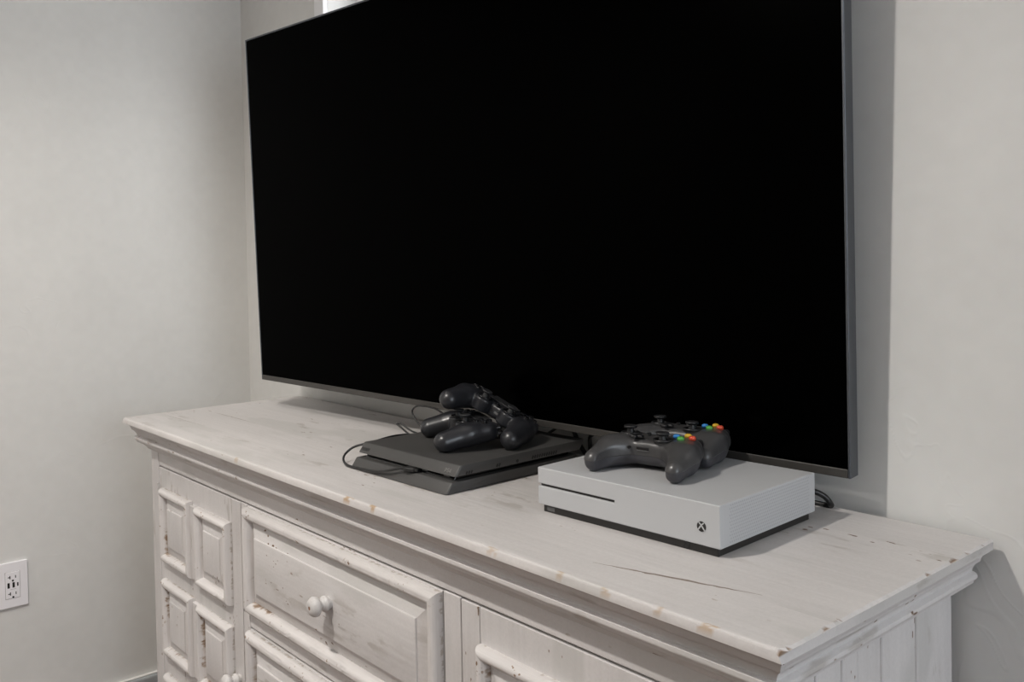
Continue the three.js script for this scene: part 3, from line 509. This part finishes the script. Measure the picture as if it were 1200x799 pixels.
// ---------------------------------------------------------------- slim black console
const font = await new FontLoader().loadAsync('fonts/droid/droid_sans_bold.typeface.json');
const PSA = 0.265 / 2, PSB = 0.288 / 2, PSH = 0.0420;
{
  const g = thing('game_console', 'slim black game console made of two slanted slabs', 'game console', [0.9712, TOP, 0.1902]); g.rotation.y = 0.0202;
  const topM = plastic([0.052, 0.0505, 0.049], 0.50, { bumpMap: finePit, bumpScale: 0.00006 }), gloss = plastic([0.005, 0.005, 0.005], 0.15), mark = plastic([0.012, 0.012, 0.012], 0.3), slotM = plastic([0.003, 0.003, 0.003], 0.6), lightMark = plastic([0.16, 0.155, 0.15], 0.4);
  const sh = 0.75;                                         // slant of the front: lower edges stand further out
  const slant = geo => { const p = geo.attributes.position; for (let i = 0; i < p.count; i++) p.setZ(i, p.getZ(i) + (PSH - p.getY(i)) * sh); geo.computeVertexNormals(); return toCreasedNormals(geo, 0.5); };
  const slab = (y0, y1, inset, r) => { // rounded vertical corners
    const s = new THREE.Shape(), x = PSA - inset, z = PSB - inset, c = 0.006; s.moveTo(-x + c, -z); s.lineTo(x - c, -z); s.quadraticCurveTo(x, -z, x, -z + c); s.lineTo(x, z - c); s.quadraticCurveTo(x, z, x - c, z); s.lineTo(-x + c, z); s.quadraticCurveTo(-x, z, -x, z - c); s.lineTo(-x, -z + c); s.quadraticCurveTo(-x, -z, -x + c, -z);
    return new THREE.ExtrudeGeometry(s, { depth: y1 - y0 - 2 * r, bevelEnabled: true, bevelSize: r, bevelThickness: r, bevelOffset: -r, bevelSegments: 2, curveSegments: 6 }).rotateX(-Math.PI / 2).translate(0, y0 + r, 0);
  };
  mesh('upper_slab', slant(slab(0.0258, PSH, 0, 0.0010)), topM, g);
  mesh('gap_band', slant(slab(0.0170, 0.0265, 0.012, 0.0004)), gloss, g).userData.label = 'glossy black band between the slabs';
  mesh('lower_slab', slant(slab(0.0012, 0.0180, 0.0005, 0.0012)), topM, g);
  for (const [x, z] of [[-0.1, -0.1], [0.1, -0.1], [-0.1, 0.11], [0.1, 0.11]]) mesh('rubber_foot', cyl(0.009, 0.009, 0.002, 16).translate(x, 0.001, z), blackMat, g);
  const onFront = (geo, x, y, lift = 0) => geo.rotateX(-Math.atan(sh)).translate(x, y, PSB + (PSH - y) * sh + lift);
  const text = (str, size, m, name, x, y) => { const t = new TextGeometry(str, { font, size, depth: 0.0003, curveSegments: 3 }); t.computeBoundingBox(); mesh(name, onFront(t, x, y, 0.0001), m, g).userData.label = name === 'maker_lettering' ? 'small dark maker lettering' : 'small embossed model lettering'; };
  text('SONY', 0.0062, mark, 'maker_lettering', -PSA + 0.006, 0.0300); text('PS4', 0.0068, lightMark, 'model_lettering', PSA - 0.030, 0.0298);
  // ports in the gap, plugs and slots
  mesh('usb_port', onFront(rbox(0.014, 0.0045, 0.001, 0.0003, 1), PSA - 0.030, 0.0227, -0.0118), lightMark, g); mesh('usb_port', onFront(rbox(0.014, 0.0045, 0.001, 0.0003, 1), PSA - 0.085, 0.0227, -0.0118), lightMark, g);
  // cooling slots along the right side
  const sideSlot = (z, y, w, h) => { const q = rbox(0.0008, h, w, 0.0002, 1); const s = mesh('cooling_slot', q, slotM, g); s.position.set(PSA + 0.0001, y, z + (PSH - y) * sh); s.rotation.x = -0.5; };
  for (let i = 0; i < 3; i++) sideSlot(0.122 - i * 0.0052, 0.0290, 0.0026, 0.0052);
  for (let i = 0; i < 2; i++) sideSlot(0.058 - i * 0.0052, 0.0300, 0.0026, 0.0060);
  for (let i = 0; i < 11; i++) sideSlot(-0.022 - i * 0.0056, 0.0305, 0.0028, 0.0062);
  const sc = mesh('screw_cover', cyl(0.0028, 0.0028, 0.0008, 16).rotateZ(Math.PI / 2), slotM, g); sc.position.set(PSA, 0.0300, 0.022);
}

// ---------------------------------------------------------------- controllers
const B1 = buildPadB('charcoal controller resting on the white console edge nearest the disc slot');
settle(B1, eul(0.0, 0.19, 0.0), 1.386, 0.219, TOP + 0.064);
const B2 = buildPadB('charcoal controller on the white console close to the television screen');
settle(B2, eul(-0.02, 0.20, 0.0), 1.366, 0.126, TOP + 0.064);
const A1 = buildPadA('black controller lying face up on the black console under another one');
settle(A1, eul(-0.02, -0.474, 0), 0.9749, 0.2158, TOP + PSH);
const A2 = buildPadA('black controller leaning tilted on top of the other black controller');
settle(A2, eul(-0.12, 0.40, -0.47), 1.0060, 0.1700, TOP + PSH);

// ---------------------------------------------------------------- cables
const cableM = plastic([0.008, 0.008, 0.008], 0.4);
function cable(name, pts, r, label, plug) { const g = thing(name, label, 'cable', [0, 0, 0]); mesh('cord', tube(pts.map(p => [p[0], p[1] + TOP, p[2]]), r, 100, 10), cableM, g); if (plug) plug(g); return g; }
cable('charging_cable', [[0.985, 0.0225, 0.358], [0.962, 0.016, 0.364], [0.930, 0.0085, 0.366], [0.873, 0.0042, 0.366], [0.826, 0.0040, 0.364], [0.806, 0.009, 0.357], [0.795, 0.0157, 0.345], [0.798, 0.0252, 0.330], [0.818, 0.033, 0.305], [0.8285, 0.040, 0.26], [0.829, 0.034, 0.20], [0.822, 0.016, 0.12], [0.80, 0.0034, 0.06]], 0.0021, 'thin black charging cable plugged into the front of the black console', g => {
  const p = mesh('plug', merged([boxAt(-0.010, 0.010, -0.0035, 0.0035, -0.007, 0.007, 0.002, 2), boxAt(0.010, 0.016, -0.0022, 0.0022, -0.006, 0.006, 0.0004, 1), boxAt(-0.020, -0.010, -0.0025, 0.0025, -0.0030, 0.0030, 0.0015, 2)]), cableM, g); p.position.set(1.002, TOP + 0.0227, 0.351); p.rotation.y = 0.42;
});
cable('thin_cable', [[0.735, 0.0022, 0.055], [0.712, 0.0030, 0.110], [0.6956, 0.0060, 0.128], [0.668, 0.018, 0.132], [0.656, 0.0245, 0.134], [0.664, 0.024, 0.128], [0.690, 0.010, 0.118], [0.715, 0.0022, 0.095], [0.755, 0.0022, 0.062]], 0.0019, 'small upright loop of thin black cable behind the black console');
cable('controller_cable', [[0.880, 0.052, 0.150], [0.8168, 0.0612, 0.132], [0.7833, 0.069, 0.130], [0.7472, 0.070, 0.130], [0.7184, 0.0659, 0.130], [0.7063, 0.0549, 0.130], [0.7146, 0.042, 0.130], [0.7371, 0.0259, 0.128], [0.765, 0.0040, 0.100], [0.785, 0.0022, 0.045]], 0.0018, 'thin black cable arching from the piled controllers down behind the console');
cable('power_cable', [[0.925, 0.0036, 0.022], [0.945, 0.010, 0.026], [0.9668, 0.020, 0.030], [1.0145, 0.0457, 0.034], [1.05, 0.066, 0.040]], 0.0026, 'black cable slanting up behind the black console to the television');
cable('video_cable', [[1.100, 0.0044, 0.026], [1.0848, 0.0153, 0.030], [1.0648, 0.0446, 0.032], [1.058, 0.075, 0.034]], 0.0040, 'thick black cable hanging straight between the television and the sideboard');
cable('coiled_cable', [[1.085, 0.0042, 0.014], [1.090, 0.028, 0.020], [1.0966, 0.0429, 0.026], [1.1169, 0.0560, 0.030], [1.14, 0.080, 0.032]], 0.0036, 'black cable rising behind the charcoal controllers');
cable('console_power_cord', [[1.500, 0.030, 0.075], [1.512, 0.029, 0.050], [1.5248, 0.0255, 0.032], [1.5335, 0.019, 0.024], [1.538, 0.010, 0.018], [1.534, 0.0042, 0.010], [1.48, 0.0042, 0.010]], 0.0040, 'black cord curving out from behind the white console');

renderer.render(scene, camera);
